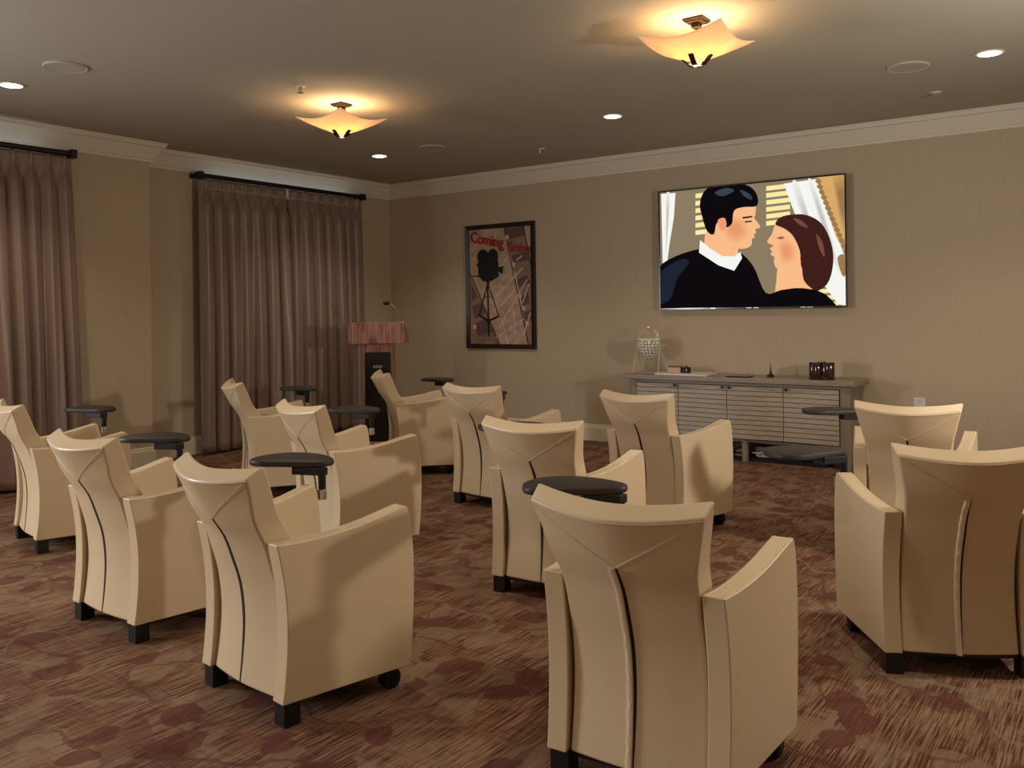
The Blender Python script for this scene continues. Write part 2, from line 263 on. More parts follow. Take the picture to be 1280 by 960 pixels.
POART = [["t",[[-0.008,1.06],[1.017,1.013],[0.994,0.001],[-0.034,-0.007]],0],["p",[[0.568,1.001],[0.882,1.003],[1.009,0.64],[0.994,0.001],[0.921,-0.0],[0.783,0.484],[0.665,0.798]],0],["p",[[-0.005,0.639],[0.138,0.468],[0.494,-0.003],[-0.034,-0.007]],0],["d",[[0.573,0.995],[0.87,0.996],[0.893,0.925],[0.622,0.895]],0],["d",[[0.689,0.757],[0.939,0.789],[0.962,0.708],[0.726,0.695]],0],["d",[[0.76,0.552],[0.922,0.589],[0.982,0.521],[0.796,0.484]],0],["d",[[0.819,0.403],[0.943,0.441],[0.965,0.348],[0.854,0.322]],0],["d",[[0.865,0.268],[0.989,0.294],[0.994,0.214],[0.9,0.187]],0],["d",[[0.02,0.54],[0.124,0.412],[0.029,0.372]],0],["d",[[0.028,0.33],[0.176,0.37],[0.266,0.272],[0.079,0.217]],0],["d",[[0.065,0.175],[0.291,0.23],[0.367,0.106],[0.129,0.064]],0],["e",[[0.87,1.0],[0.89,1.001],[1.01,0.68],[1.009,0.627]],0],["e",[[0.568,1.001],[0.581,1.001],[0.945,0.003],[0.928,0.003]],0],["e",[[0.008,0.617],[0.024,0.617],[0.481,-0.001],[0.463,-0.001]],0],["q",[[0.433,0.404],[0.869,0.64],[0.854,0.648],[0.418,0.412]],0],["q",[[0.48,0.131],[0.942,0.546],[0.925,0.551],[0.462,0.136]],0],["q",[[0.423,0.047],[0.882,0.21],[0.871,0.219],[0.412,0.056]],0],["q",[[0.695,0.35],[0.737,0.001],[0.757,0.002],[0.715,0.351]],0],["q",[[0.514,0.214],[0.611,-0.001],[0.631,0.002],[0.534,0.217]],0],["q",[[0.727,0.619],[0.844,0.294],[0.863,0.296],[0.746,0.621]],0],["q",[[0.439,0.584],[0.647,0.755],[0.63,0.762],[0.421,0.59]],0],["q",[[0.509,0.321],[0.74,0.454],[0.725,0.462],[0.494,0.329]],0],["q",[[0.77,0.71],[0.87,0.747],[0.858,0.756],[0.758,0.719]],0],["q",[[0.864,0.347],[0.966,0.506],[0.948,0.51],[0.845,0.351]],0],["q",[[0.883,0.079],[0.985,0.266],[0.967,0.269],[0.864,0.082]],0],["q",[[0.605,0.935],[0.651,0.936],[0.655,0.898],[0.609,0.897]],0],["q",[[0.701,0.697],[0.746,0.698],[0.75,0.66],[0.705,0.659]],0],["q",[[0.795,0.429],[0.839,0.431],[0.843,0.393],[0.799,0.391]],0],["q",[[0.849,0.325],[0.894,0.327],[0.898,0.289],[0.853,0.287]],0],["q",[[0.901,0.195],[0.945,0.198],[0.949,0.161],[0.905,0.158]],0],["q",[[0.051,0.167],[0.099,0.17],[0.104,0.131],[0.055,0.128]],0],["k",[[0.325,0.752],[0.32,0.73],[0.306,0.71],[0.284,0.695],[0.258,0.685],[0.228,0.683],[0.199,0.687],[0.173,0.698],[0.152,0.715],[0.139,0.735],[0.135,0.758],[0.14,0.78],[0.154,0.8],[0.176,0.815],[0.202,0.824],[0.232,0.827],[0.261,0.822],[0.287,0.811],[0.308,0.795],[0.321,0.774]],0],["k",[[0.478,0.753],[0.473,0.731],[0.46,0.711],[0.44,0.696],[0.416,0.687],[0.388,0.684],[0.361,0.688],[0.337,0.699],[0.317,0.715],[0.305,0.736],[0.301,0.758],[0.306,0.78],[0.319,0.8],[0.339,0.815],[0.364,0.824],[0.392,0.827],[0.419,0.822],[0.443,0.811],[0.462,0.795],[0.474,0.775]],0],["k",[[0.144,0.711],[0.204,0.772],[0.434,0.765],[0.479,0.709],[0.482,0.583],[0.364,0.547],[0.225,0.547],[0.142,0.6]],0],["k",[[0.478,0.66],[0.561,0.674],[0.544,0.603],[0.477,0.627]],0],["k",[[0.052,0.592],[0.167,0.584],[0.169,0.595],[0.054,0.603]],0],["k",[[0.125,0.702],[0.158,0.707],[0.157,0.674],[0.125,0.677]],0],["k",[[0.273,0.556],[0.331,0.554],[0.33,0.52],[0.288,0.521]],0],["k",[[0.287,0.534],[0.299,0.07],[0.323,0.07],[0.31,0.534]],0],["k",[[0.291,0.522],[0.141,0.246],[0.157,0.244],[0.306,0.519]],0],["k",[[0.301,0.519],[0.466,0.242],[0.481,0.244],[0.316,0.521]],0],["k",[[0.131,0.246],[0.304,0.193],[0.32,0.207],[0.147,0.26]],0],["k",[[0.318,0.192],[0.49,0.236],[0.477,0.251],[0.305,0.207]],0],["k",[[0.245,0.401],[0.314,0.417],[0.309,0.422],[0.241,0.406]],0],["k",[[0.31,0.417],[0.382,0.402],[0.386,0.407],[0.313,0.422]],0],["k",[[0.343,0.2],[0.341,0.192],[0.336,0.185],[0.329,0.18],[0.319,0.176],[0.308,0.175],[0.298,0.176],[0.289,0.18],[0.281,0.185],[0.276,0.192],[0.275,0.2],[0.277,0.208],[0.282,0.215],[0.289,0.22],[0.299,0.224],[0.31,0.225],[0.32,0.223],[0.329,0.22],[0.337,0.214],[0.342,0.207]],0]]
# ------------------------------------------------------------------ camera
YAW = math.atan2(.5845, .8114)
cam = bpy.data.objects.new('camera', bpy.data.cameras.new('camera')); C.objects.link(cam)
cam.data.sensor_width = 36; cam.data.lens = 36 * 1100 / 1280; cam.data.shift_y = -90 / 1280; cam.data.clip_start = .05
cam.matrix_world = Matrix.Translation((0, 0, 1.35)) @ Matrix.Rotation(YAW, 4, 'Z') @ Matrix.Rotation(PI / 2, 4, 'X') @ Matrix.Rotation(-.0125, 4, 'Z')
S.camera = cam

# ------------------------------------------------------------------ room shell
YB = 7.942; XR = -7.56; XP = -7.33; YJ = 4.57; H = 2.92; X1 = 1.0; Y0 = -2.6
struct(box('floor', XR - .2, X1 + .2, Y0 - .2, YB + .2, -.1, 0, CARPET))
struct(box('ceiling', XR - .2, X1 + .2, Y0 - .2, YB + .2, H, H + .1, CEILM))
struct(box('wall_back', XR - .2, X1 + .2, YB, YB + .15, 0, H, WALLM))
struct(box('wall_near', XR - .2, X1 + .2, Y0 - .15, Y0, 0, H, WALLM))
def wall_with_hole(name, x0, x1, y0, y1, hy0, hy1, hz0, hz1):
    bm = bmesh.new()
    bx(bm, x0, x1, y0, hy0, 0, H); bx(bm, x0, x1, hy1, y1, 0, H)
    bx(bm, x0, x1, hy0, hy1, 0, hz0); bx(bm, x0, x1, hy0, hy1, hz1, H)
    return struct(link(name, bm, WALLM))
wall_with_hole('wall_left', XR - .15, XR, YJ, YB, 5.4, 7.1, .7, 2.5)
wall_with_hole('wall_left', XP - .38, XP, Y0, .9, -1.2, .5, .7, 2.5)
wall_with_hole('wall_left', XP - .38, XP, .9, YJ, 1.9, 3.6, .7, 2.5)
wall_with_hole('wall_right', X1, X1 + .15, Y0, YB, 3.7, 5.5, .95, 2.15)
PANE = mat('window_glass', (.35, .4, .45), .08, spec=.6)
def window(n, x, y0, y1, z0, z1, sgn):
    bm = bmesh.new(); t = .05
    for a in ((y0, y0 + t, z0, z1), (y1 - t, y1, z0, z1), (y0 + t, y1 - t, z0, z0 + t), (y0 + t, y1 - t, z1 - t, z1), ((y0 + y1) / 2 - .02, (y0 + y1) / 2 + .02, z0 + t, z1 - t)):
        bx(bm, x - .03, x + .03, *a)
    w = struct(link('window_%d' % n, bm, BASEM))
    p = box('pane', x - .005, x + .005, y0 + t, y1 - t, z0 + t, z1 - t, PANE, w)
    return w
window(1, XR - .09, 5.4, 7.1, .7, 2.5, 1)
window(2, XP - .09, 1.9, 3.6, .7, 2.5, 1)
window(3, X1 + .09, 3.7, 5.5, .95, 2.15, -1)
window(4, XP - .09, -1.2, .5, .7, 2.5, 1)

# crown: a profile swept along a wall. d = distance off the wall, z below the ceiling
CP = [(0, -.170), (.012, -.170), (.016, -.152), (.024, -.146), (.045, -.110), (.075, -.062), (.085, -.045), (.105, -.038), (.108, -.030), (.108, -.012), (.118, -.010), (.120, 0), (0, 0)]
BP = [(0, 0), (.018, 0), (.018, .135), (.012, .150), (.010, .165), (0, .170)]
def sweep(name, prof, path, normals, m, z):
    # path: corner points on the wall line, normals: mitre direction at each
    bm = bmesh.new(); rings = []
    for (x, y), (nx, ny) in zip(path, normals):
        rings.append([bm.verts.new((x + nx * d, y + ny * d, z + h)) for d, h in prof])
    n = len(prof)
    for a, b in zip(rings, rings[1:]):
        for k in range(n): bm.faces.new((a[k], a[(k + 1) % n], b[(k + 1) % n], b[k]))
    bm.faces.new(rings[0]); bm.faces.new(rings[-1][::-1])
    return struct(link(name, bm, m))
LP = [(XP, Y0), (XP, YJ), (XR, YJ), (XR, YB)]; LN = [(1, 1), (1, 1), (1, 1), (1, -1)]
for nm, prof, m, z in (('trim', CP, CROWNM, H), ('baseboard', BP, BASEM, 0)):
    sweep(nm + ('_1' if nm == 'trim' else '_left'), prof, LP, LN, m, z)
    sweep(nm + ('_2' if nm == 'trim' else '_back'), prof, [(XR, YB), (X1, YB)], [(1, -1), (-1, -1)], m, z)
    sweep(nm + ('_3' if nm == 'trim' else '_right'), prof, [(X1, YB), (X1, Y0)], [(-1, -1), (-1, 1)], m, z)
    sweep(nm + ('_4' if nm == 'trim' else '_near'), prof, [(X1, Y0), (XP, Y0)], [(-1, 1), (1, 1)], m, z)

# ------------------------------------------------------------------ lounge chair with tablet arm
yr = interp([(.079, 0), (.18, .012), (.30, .019), (.42, .008), (.52, -.022), (.60, -.052), (.674, -.095), (.75, -.133), (.829, -.172)])
hw = interp([(.079, .204), (.30, .2015), (.50, .200), (.58, .202), (.66, .212), (.74, .231), (.829, .253)])
wrapf = interp([(.079, .016), (.2, .020), (.42, .022), (.56, .028), (.68, .034), (.76, .05), (.829, .06)])
thk = interp([(.079, .10), (.40, .125), (.55, .112), (.70, .086), (.829, .063)])
def back_rear(u, z, off=0.):
    """point on the rear face of the backrest, u in -1..1"""
    k = max(0, (z - .6) / .229); zz = z - .022 * (1 - u * u) * k
    return (u * hw(z), yr(z) + wrapf(z) * abs(u) ** 1.5 - off, zz)
def make_chair(loc, rz, label):
    t = thing('tablet_arm_chair', label, 'armchair', loc, rz, 'cream leather tablet-arm chairs')
    # backrest
    bm = bmesh.new(); nu, nz = 20, 26; fr = []; rr = []
    for j in range(nz + 1):
        z = .079 + (.829 - .079) * j / nz
        rr.append([bm.verts.new(back_rear(-1 + 2 * i / nu, z)) for i in range(nu + 1)])
        k = max(0, (z - .45) / .379)
        row = []
        for i in range(nu + 1):
            u = -1 + 2 * i / nu; p = back_rear(u, z)
            row.append(bm.verts.new((p[0] * (1 + .032 * k), p[1] + thk(z) + .004 * (1 - u * u), p[2] + .037 * k * k)))
        fr.append(row)
    for j in range(nz):
        for i in range(nu):
            bm.faces.new((rr[j][i], rr[j][i + 1], rr[j + 1][i + 1], rr[j + 1][i]))
            bm.faces.new((fr[j][i + 1], fr[j][i], fr[j + 1][i], fr[j + 1][i + 1]))
        bm.faces.new((rr[j][0], rr[j + 1][0], fr[j + 1][0], fr[j][0])); bm.faces.new((rr[j][nu], fr[j][nu], fr[j + 1][nu], rr[j + 1][nu]))
    for i in range(nu):
        bm.faces.new((rr[nz][i], rr[nz][i + 1], fr[nz][i + 1], fr[nz][i])); bm.faces.new((rr[0][i + 1], rr[0][i], fr[0][i], fr[0][i + 1]))
    b = link('backrest', bm, LEATHER, t, bevel=.009)
    # seams: V from the top corners to the slit, edge piping
    bm = bmesh.new()
    for s in (-1, 1):
        for o in (0, .009):
            pts = [Vector(back_rear(s * (1 - k / 12) * .97, .820 - o - (.146 - o * .6) * k / 12, .0004)) for k in range(13)]
            tube(bm, pts, .0013, 5)
    tube(bm, [back_rear(-1 + 2 * k / 20 if abs(k - 10) < 10 else (-.985 if k == 0 else .985), .822, .0006) for k in range(21)], .0013, 6)
    link('seam', bm, SEAMM, b, smooth=True)
    bm = bmesh.new(); prev = None
    for k in range(31):
        z = .672 - (.672 - .081) * k / 30; w = .0014 + .0078 * math.sin(PI * min(1, (k + 1) / 31) ** .7) ** .8
        p = back_rear(0, z, .0022)
        cur = [bm.verts.new((p[0] + dx, p[1] + dy, p[2])) for dx, dy in ((-w, .004), (-w * .7, 0), (w * .7, 0), (w, .004))]
        if prev:
            for a in range(3): bm.faces.new((prev[a], prev[a + 1], cur[a + 1], cur[a]))
        prev = cur
    link('back_slit', bm, DARKGAP, b)
    # arms
    ol = catmull([(0, .079), (.010, .15), (.019, .26), (.019, .38), (.008, .49), (-.014, .603)], 5)[:-1] + \
         catmull([(-.014, .603), (.08, .600), (.2, .606), (.32, .622), (.42, .643), (.482, .656)], 5) + \
         catmull([(.490, .652), (.506, .60), (.516, .48), (.516, .34), (.508, .19), (.497, .079)], 5)
    for s in (-1, 1):
        bm = bmesh.new(); xo = lambda y: .270 + .05 * (y + .014) / .5
        a = [bm.verts.new((s * xo(y), y, z)) for y, z in ol]; c = [bm.verts.new((s * (xo(y) - .064), y, z)) for y, z in ol]
        n = len(ol); bm.faces.new(a); bm.faces.new(c[::-1])
        for i in range(n): bm.faces.new((a[i], c[i], c[(i + 1) % n], a[(i + 1) % n]))
        ar = link('armrest', bm, LEATHER, t, bevel=.007)
        bm = bmesh.new()
        top = [(y, z) for y, z in ol if z > .59 and -.005 < y < .485]
        for off in (.0105, .0535): tube(bm, [(s * (xo(y) - off), y, z + .0004) for y, z in top], .0012, 5)
        link('seam', bm, SEAMM, ar, smooth=True)
    # seat
    bm = bmesh.new(); v = []
    for z in (.30, .435):
        for y in (.06, .50):
            w = .200 + .1 * y
            v += [bm.verts.new((-w, y, z)), bm.verts.new((w, y, z))]
    for f in ((0, 1, 3, 2), (4, 6, 7, 5), (0, 4, 5, 1), (2, 3, 7, 6), (0, 2, 6, 4), (1, 5, 7, 3)): bm.faces.new([v[i] for i in f])
    link('seat', bm, LEATHER, t, bevel=.025)
    bm = bmesh.new(); v = []
    for z in (.080, .298):
        for y in (.11, .485):
            w = .202 + .1 * y
            v += [bm.verts.new((-w, y, z)), bm.verts.new((w, y, z))]
    for f in ((0, 1, 3, 2), (4, 6, 7, 5), (0, 4, 5, 1), (2, 3, 7, 6), (0, 2, 6, 4), (1, 5, 7, 3)): bm.faces.new([v[i] for i in f])
    link('front_panel', bm, LEATHER, t, bevel=.008)
    bm = bmesh.new(); prism(bm, [(-.235, .03), (.235, .03), (.275, .47), (-.275, .47)], .062, .0785); link('base_frame', bm, BLACKW, t)
    for s in (-1, 1):
        x0 = .204 if s > 0 else -.266
        box('leg', x0, x0 + .062, .008, .070, 0, .079, BLACKW, t, bevel=.003)
        bm = bmesh.new(); cx = s * .262
        for o in (-.014, .014):
            lathe(bm, [(.008, -.011), (.030, -.011), (.036, -.007), (.036, .007), (.030, .011), (.008, .011)], 24, (cx + o, .445, .036), 'x')
        w = link('caster', bm, BLACKP, t, smooth=True)
        bm = bmesh.new(); bx(bm, cx - .004, cx + .004, .42, .47, .03, .07); lathe(bm, [(.018, .060), (.018, .0785)], 16, (cx, .445, 0)); link('caster_stem', bm, BLACKP, w)
    # writing tablet on the left arm
    pts = catmull([(-.42 + (x + .42) * .85, .51 + (y - .51) * .88) for x, y in ((-.236, .562), (-.262, .512), (-.34, .455), (-.43, .392), (-.50, .348), (-.575, .345), (-.632, .41), (-.652, .50), (-.625, .59), (-.54, .650), (-.43, .666), (-.33, .648), (-.257, .612))], 4, True)
    cx, cy = -.44, .51; bm = bmesh.new(); rings = []
    for sc, z in ((.955, .722), (.985, .724), (1, .730), (1, .738), (.985, .744), (.955, .746)):
        rings.append([bm.verts.new((cx + (x - cx) * sc, cy + (y - cy) * sc, z)) for x, y in pts])
    for a, c in zip(rings, rings[1:]):
        for k in range(len(pts)): bm.faces.new((a[k], a[(k + 1) % len(pts)], c[(k + 1) % len(pts)], c[k]))
    bm.faces.new(rings[0][::-1]); bm.faces.new(rings[-1])
    tp = link('tablet', bm, TABLETM, t, smooth=True)
    bm = bmesh.new(); prism(bm, [(-.256, .552), (-.268, .512), (-.375, .455), (-.41, .50), (-.38, .545)], .690, .7215)
    link('tablet_bracket', bm, BLACKP, tp, bevel=.004)
    bm = bmesh.new(); bx(bm, -.497, -.487, .425, .435, .716, .722); link('tablet_stop', bm, BLACKP, tp)
    bm = bmesh.new(); lathe(bm, [(.014, .632), (.0155, .636), (.0155, .70)], 20, (-.276, .536, 0)); link('tablet_post', bm, BLACKP, t, smooth=True)
    bm = bmesh.new(); lathe(bm, [(.0165, .590), (.0175, .594), (.0175, .628), (.014, .632)], 20, (-.276, .536, 0)); bx(bm, -.322, -.255, .511, .520, .594, .630)
    link('post_mount', bm, CHROME, t, smooth=True)
    return t
def flap(parent):
    bm = bmesh.new(); prev = None
    for k in range(31):
        z = .670 - (.670 - .081) * k / 30; j = .0016 * math.sin(k * 1.9) + .001 * math.sin(k * 3.1)
        p = back_rear(0, z, 0)
        cur = [bm.verts.new((p[0] + dx, p[1] + dy, p[2])) for dx, dy in ((-.021, .003), (-.020 + j, -.009), (-.011 + j, -.012), (-.003, -.009), (-.0015, .003))]
        if prev:
            for a in range(4): bm.faces.new((prev[a], prev[a + 1], cur[a + 1], cur[a]))
        else: bm.faces.new(cur)
        prev = cur
    bm.faces.new(prev[::-1])
    f = link('slit_flap', bm, FLAPM, parent, smooth=True); f['label'] = 'pale leather flap standing open along the slit'
CH = [
 (-1.158, 2.149, 4.0, 'cream leather chair nearest to the camera, pale flap along its back slit'),
 (-2.553, 1.908, -7.5, 'cream leather chair in the near row, first to the left of the nearest centre chair'),
 (-3.65, 2.027, -2.7, 'cream leather chair in the near row, second from the left edge of the photo'),
 (-5.408, 2.533, -13.0, 'cream leather chair cut by the left edge of the photo, before the half-seen curtain'),
 (-.554, 3.549, 29.2, 'cream leather chair cut by the right edge of the photo, pale flap on its back'),
 (-2.31, 3.409, 5.3, 'cream leather chair directly behind the black tablet of the nearest centre chair'),
 (-3.834, 3.38, -15.3, 'cream leather chair with tablet and post shadows across its right arm, middle left'),
 (-5.571, 4.24, -28.8, 'cream leather chair in front of the wide closed curtain, farthest left of the back chairs'),
 (-5.248, 5.5, -37.6, 'cream leather chair seen side-on directly in front of the lectern'),
 (-3.747, 4.795, -6.2, 'cream leather chair in the back row below and left of the framed camera poster'),
 (-2.507, 4.84, -7.4, 'cream leather chair standing in front of the left end of the slatted credenza'),
 (-1.015, 4.941, 8.1, 'cream leather chair right of the credenza, behind the chair cut by the right edge'),
]
chairs = []
for i, (x, y, a, lb) in enumerate(CH):
    chairs.append(make_chair((x, y, 0), R(a), lb) if i == 0 else dup(chairs[0], (x, y, 0), R(a), lb))
t_ = [c for c in chairs[5].children if c.name.split('.')[0] == 'tablet'][0]      # this tablet is swung a little further back
pv = Vector((-.276, .536, 0)); t_.matrix_basis = Matrix.Translation(pv) @ Matrix.Rotation(R(12), 4, 'Z') @ Matrix.Translation(-pv)
for i in (0, 4): flap([c for c in chairs[i].children if c.name.startswith('backrest')][0])

# ------------------------------------------------------------------ television
def art(bm, data, x0, x1, z0, z1, y, cols, step=.00012):
    for n, (c, pts, sm) in enumerate(data):
        p = [(min(1, max(0, u)), min(1, max(0, v))) for u, v in (catmull(pts, 4, True) if sm else pts)]
        q = []
        for a in p:
            if not q or (abs(a[0] - q[-1][0]) + abs(a[1] - q[-1][1])) > 1e-4: q.append(a)
        try: f = bm.faces.new([bm.verts.new((x0 + u * (x1 - x0), y - n * step, z0 + v * (z1 - z0))) for u, v in q])
        except ValueError: continue
        f.material_index = cols.index(c)
        f.normal_update()
        if f.normal.y > 0: f.normal_flip()
    bmesh.ops.triangulate(bm, faces=bm.faces)
tvt = thing('television', 'large flat television on the back wall above the credenza, showing a dark-haired couple', 'television', (-2.993, YB, 1.354))
ox, oz = -2.993, 1.354
def rel(o, c): o.location = Vector(o.location) - Vector(c); return o
c0 = (ox, YB, oz)
rel(box('tv_housing', -3.80, -2.19, 7.895, YB, 1.42, 2.45, BLACKP, tvt, bevel=.01), c0)
bm = bmesh.new()
bx(bm, -3.881, -2.105, 7.882, 7.897, 1.354, 2.515)
for a in ((-3.881, -3.869, 1.354, 2.515), (-2.107, -2.095, 1.354, 2.515), (-3.869, -2.107, 2.503, 2.515), (-3.869, -2.107, 1.354, 1.368)): bx(bm, a[0], a[1], 7.868, 7.8825, a[2], a[3])
BEZEL = mat('glossy_black_bezel', (.012, .012, .013), .15)
rel(link('bezel', bm, BEZEL, tvt), c0)
TC = {'t': (.23, .18, .11), 'w': (.82, .83, .78), 'b': (.86, .75, .33), 'g': (.62, .36, .12), 'n': (.30, .17, .07), 'k': (.004, .003, .004), 'v': (.012, .016, .028), 's': (.86, .45, .22), 'r': (.72, .29, .13), 's2': (.80, .30, .16), 'h': (.035, .05, .065), 'm': (.045, .012, .010), 'n2': (.16, .06, .04), 'l': (.52, .07, .05), 'e': (.30, .11, .07)}
TC.update({'r2': (.45, .16, .08), 'l2': (.42, .10, .06), 'gr': (.50, .50, .47)})
for c_, _, _ in TVART:
    if '>' in c_:
        a_, q_ = c_.split('>'); q_, f_ = q_.split(':'); f_ = float(f_)
        TC[c_] = tuple(x * (1 - f_) + y * f_ for x, y in zip(TC[a_], TC[q_]))
cols = list(TC)
bm = bmesh.new(); art(bm, TVART, -3.869, -2.107, 1.368, 2.503, 7.8815, cols)
scr = rel(link('screen', bm, [emit('screen_' + k, TC[k], 1.0) for k in cols], tvt, recalc=False), c0)
bm = bmesh.new(); 
for x in (-3.35, -3.0, -2.93, -2.50, -2.44): bx(bm, x, x + .05, 7.8670, 7.8681, 1.358, 1.364)
rel(link('bezel_marks', bm, CHROME, tvt), c0)

# ------------------------------------------------------------------ framed poster
pt = thing('framed_poster', 'black-framed Coming Soon poster with a movie camera on a tripod, on the back wall', 'poster', (-5.875, YB, .942))
c0 = (-5.875, YB, .942)
bm = bmesh.new(); x0, x1, z0, z1 = -6.355, -5.394, .942, 2.343; w = .05
outer = [(x0, z0), (x1, z0), (x1, z1), (x0, z1)]; inner = [(x0 + w, z0 + w), (x1 - w, z0 + w), (x1 - w, z1 - w), (x0 + w, z1 - w)]
rings = [[bm.verts.new((x, y, z)) for x, z in rr] for rr, y in ((outer, YB - .001), (outer, YB - .028), ([(x + (.008 if x < -5.9 else -.008), z + (.008 if z < 1.5 else -.008)) for x, z in outer], YB - .034), (inner, YB - .022), (inner, YB - .001))]
for a, b in zip(rings, rings[1:]):
    for k in range(4): bm.faces.new((a[k], a[(k + 1) % 4], b[(k + 1) % 4], b[k]))
rel(link('frame', bm, mat('black_frame_lacquer', (.012, .007, .007), .35), pt), c0)
PC = {'t': (.50, .36, .26), 'p': (.30, .19, .145), 'd': (.13, .085, .07), 'e': (.06, .035, .03), 'q': (.66, .52, .41), 'k': (.012, .012, .016)}
def paper(n, c):
    m = mat('poster_' + n, c, .25, spec=.6)
    if n in ('t', 'p', 'q'):
        t = NT(m); f = t.noise(t.coords((9, 9, 9)), 1, 5, .6, 1.)
        t.l(t.ramp(f, [(.3, tuple(x * .72 for x in c)), (.7, tuple(min(1, x * 1.2) for x in c))]), t.b.inputs['Base Color'])
    return m
cols = list(PC); bm = bmesh.new(); art(bm, POART, x0 + w, x1 - w, z0 + w, z1 - w, YB - .010, cols)
rel(link('print', bm, [paper(k, PC[k]) for k in cols], pt, recalc=False), c0)
RED = mat('poster_red_ink', (.36, .018, .014), .35)
def word(txt, u0, v0, u1, v1, hgt):
    cu = bpy.data.curves.new(txt, 'FONT'); cu.body = txt; cu.size = 1; cu.resolution_u = 4
    o = bpy.data.objects.new('tmp', cu); C.objects.link(o); bpy.context.view_layer.update()
    me = bpy.data.meshes.new_from_object(o.evaluated_get(bpy.context.evaluated_depsgraph_get())); bpy.data.objects.remove(o)
    xs = [v.co.x for v in me.vertices]; ys = [v.co.y for v in me.vertices]; a, b = min(xs), max(xs)
    cap = max(ys)
    W, Hh = x1 - x0 - 2 * w, z1 - z0 - 2 * w
    for v in me.vertices:
        s = (v.co.x - a) / (b - a)
        px = x0 + w + (u0 + (u1 - u0) * s) * W; pz = z0 + w + (v0 + (v1 - v0) * s) * Hh + v.co.y / cap * hgt
        v.co = (px - c0[0], YB - .0185 - c0[1], pz - c0[2])
    bm = bmesh.new(); bm.from_mesh(me)
    src = bm.verts[:] + bm.edges[:] + bm.faces[:]
    for n_, (dx, dz) in enumerate(((.004, .001), (.008, .0), (.011, .002), (.004, .005))):
        g = bmesh.ops.duplicate(bm, geom=src); bmesh.ops.translate(bm, verts=[q for q in g['geom'] if isinstance(q, bmesh.types.BMVert)], vec=(dx, -.0002 * (n_ + 1), dz))
    bm.to_mesh(me); bm.free()
    me.materials.append(RED)
    o = bpy.data.objects.new('lettering', me); C.objects.link(o); o.parent = pt; o['label'] = 'red word ' + txt
word('Coming', .025, .895, .56, .825, .12); word('Soon', .635, .795, .975, .775, .10)

# ------------------------------------------------------------------ curtains and rods
def rod(x, y0, y1, z, label, xw):
    t = thing('curtain_rod', label, 'curtain rod', (x, (y0 + y1) / 2, z)); m = (y0 + y1) / 2
    bm = bmesh.new(); lathe(bm, [(.023, y0 - m + .02), (.023, y1 - m - .02)], 20, (0, 0, 0), 'y'); link('pole', bm, RODM, t, smooth=True)
    for s, y in ((-1, y0), (1, y1)):
        box('finial', -.036, .036, y - m - (.0 if s < 0 else .055), y - m + (.055 if s < 0 else .0), -.036, .036, RODM, t, bevel=.006)
        box('wall_bracket', xw - x, -.037, y - m - (.0 if s < 0 else .045), y - m + (.045 if s < 0 else 0), -.02, .02, RODM, t)
    return t
rod(-7.43, 5.135, 7.375, 2.715, 'dark bronze curtain rod carrying the wide closed curtains near the corner', XR)
rod(-7.19, 1.6, 3.815, 2.70, 'dark bronze curtain rod at the left edge of the photo', XP)
def curtain(x, y0, y1, ztop, n, label, seed, flare=(0, 0)):
    rnd = random.Random(seed)
    ph = [rnd.uniform(-.35, .35) for _ in range(n + 2)]; am = [rnd.uniform(.55, 1.45) for _ in range(n + 2)]
    dr = [rnd.uniform(-.5, .5) for _ in range(n + 2)]
    nu = n * 18; nz = 46; zb = .025; bm = bmesh.new(); rows = []
    for j in range(nz + 1):
        tt = j / nz; z = ztop - (ztop - zb) * (tt ** 1.25 if tt < 1 else 1)
        q = (ztop - z) / (ztop - zb); row = []
        for i in range(nu + 1):
            s = i / nu * n; k = int(min(s, n - 1e-6)); f = s - k
            g = 3 * f * f - 2 * f ** 3
            amp = am[k] * (1 - g) + am[k + 1] * g; p = ph[k] * (1 - g) + ph[k + 1] * g; d = dr[k] * (1 - g) + dr[k + 1] * g
            # header: flat cloth with three tight pinches at each pleat
            c = f - .5
            head = .030 * math.exp(-(c / .11) ** 2) * (1 + .35 * math.cos(c * 2 * PI / .085)) 
            body = amp * .085 * math.sin(PI * f) ** 2 + .012 * math.sin(2 * PI * (k * .37 + f) + 2.5 * q + p * 4) * q
            body += .007 * math.sin(2 * PI * f * 3 + 5 * p + 2.2 * q) * min(1, q * 4)
            wgt = min(1, max(0, (ztop - z - .09) / .22)); wgt = wgt * wgt * (3 - 2 * wgt)
            nip = math.exp(-((ztop - z - .115) / .03) ** 2)
            off = head * (1 - wgt) * (1 - .35 * nip) + body * wgt * (.65 + .55 * min(1, q * 1.6))
            y = y0 + (y1 - y0) * s / n - (.165 + .06 * p) * (y1 - y0) / n * math.sin(2 * PI * f) * wgt + d * .05 * q * math.sin(PI * f)
            y += (flare[0] * (1 - s / n) + flare[1] * s / n) * q
            row.append(bm.verts.new((x + off, y, z)))
        rows.append(row)
    for a, b in zip(rows, rows[1:]):
        for i in range(nu): bm.faces.new((a[i], a[i + 1], b[i + 1], b[i]))
    o = link('curtain', bm, CURT, None, recalc=False)
    for p in o.data.polygons: p.use_smooth = True
    so = o.modifiers.new('thick', 'SOLIDIFY'); so.thickness = .003; so.offset = -1
    return tag(o, label, 'curtain', 'mauve brown pinch-pleated curtains')
curtain(-7.455, 5.16, 6.24, 2.690, 7, 'mauve brown pleated curtain panel, left half of the wide closed pair', 4, (-.01, .01))
curtain(-7.455, 6.27, 7.35, 2.690, 7, 'mauve brown pleated curtain panel beside the lectern, right half of the closed pair', 9, (-.01, .015))
curtain(-7.215, 2.72, 3.79, 2.677, 8, 'mauve brown pleated curtain panel cut by the left edge of the photo', 13, (-.02, .08))

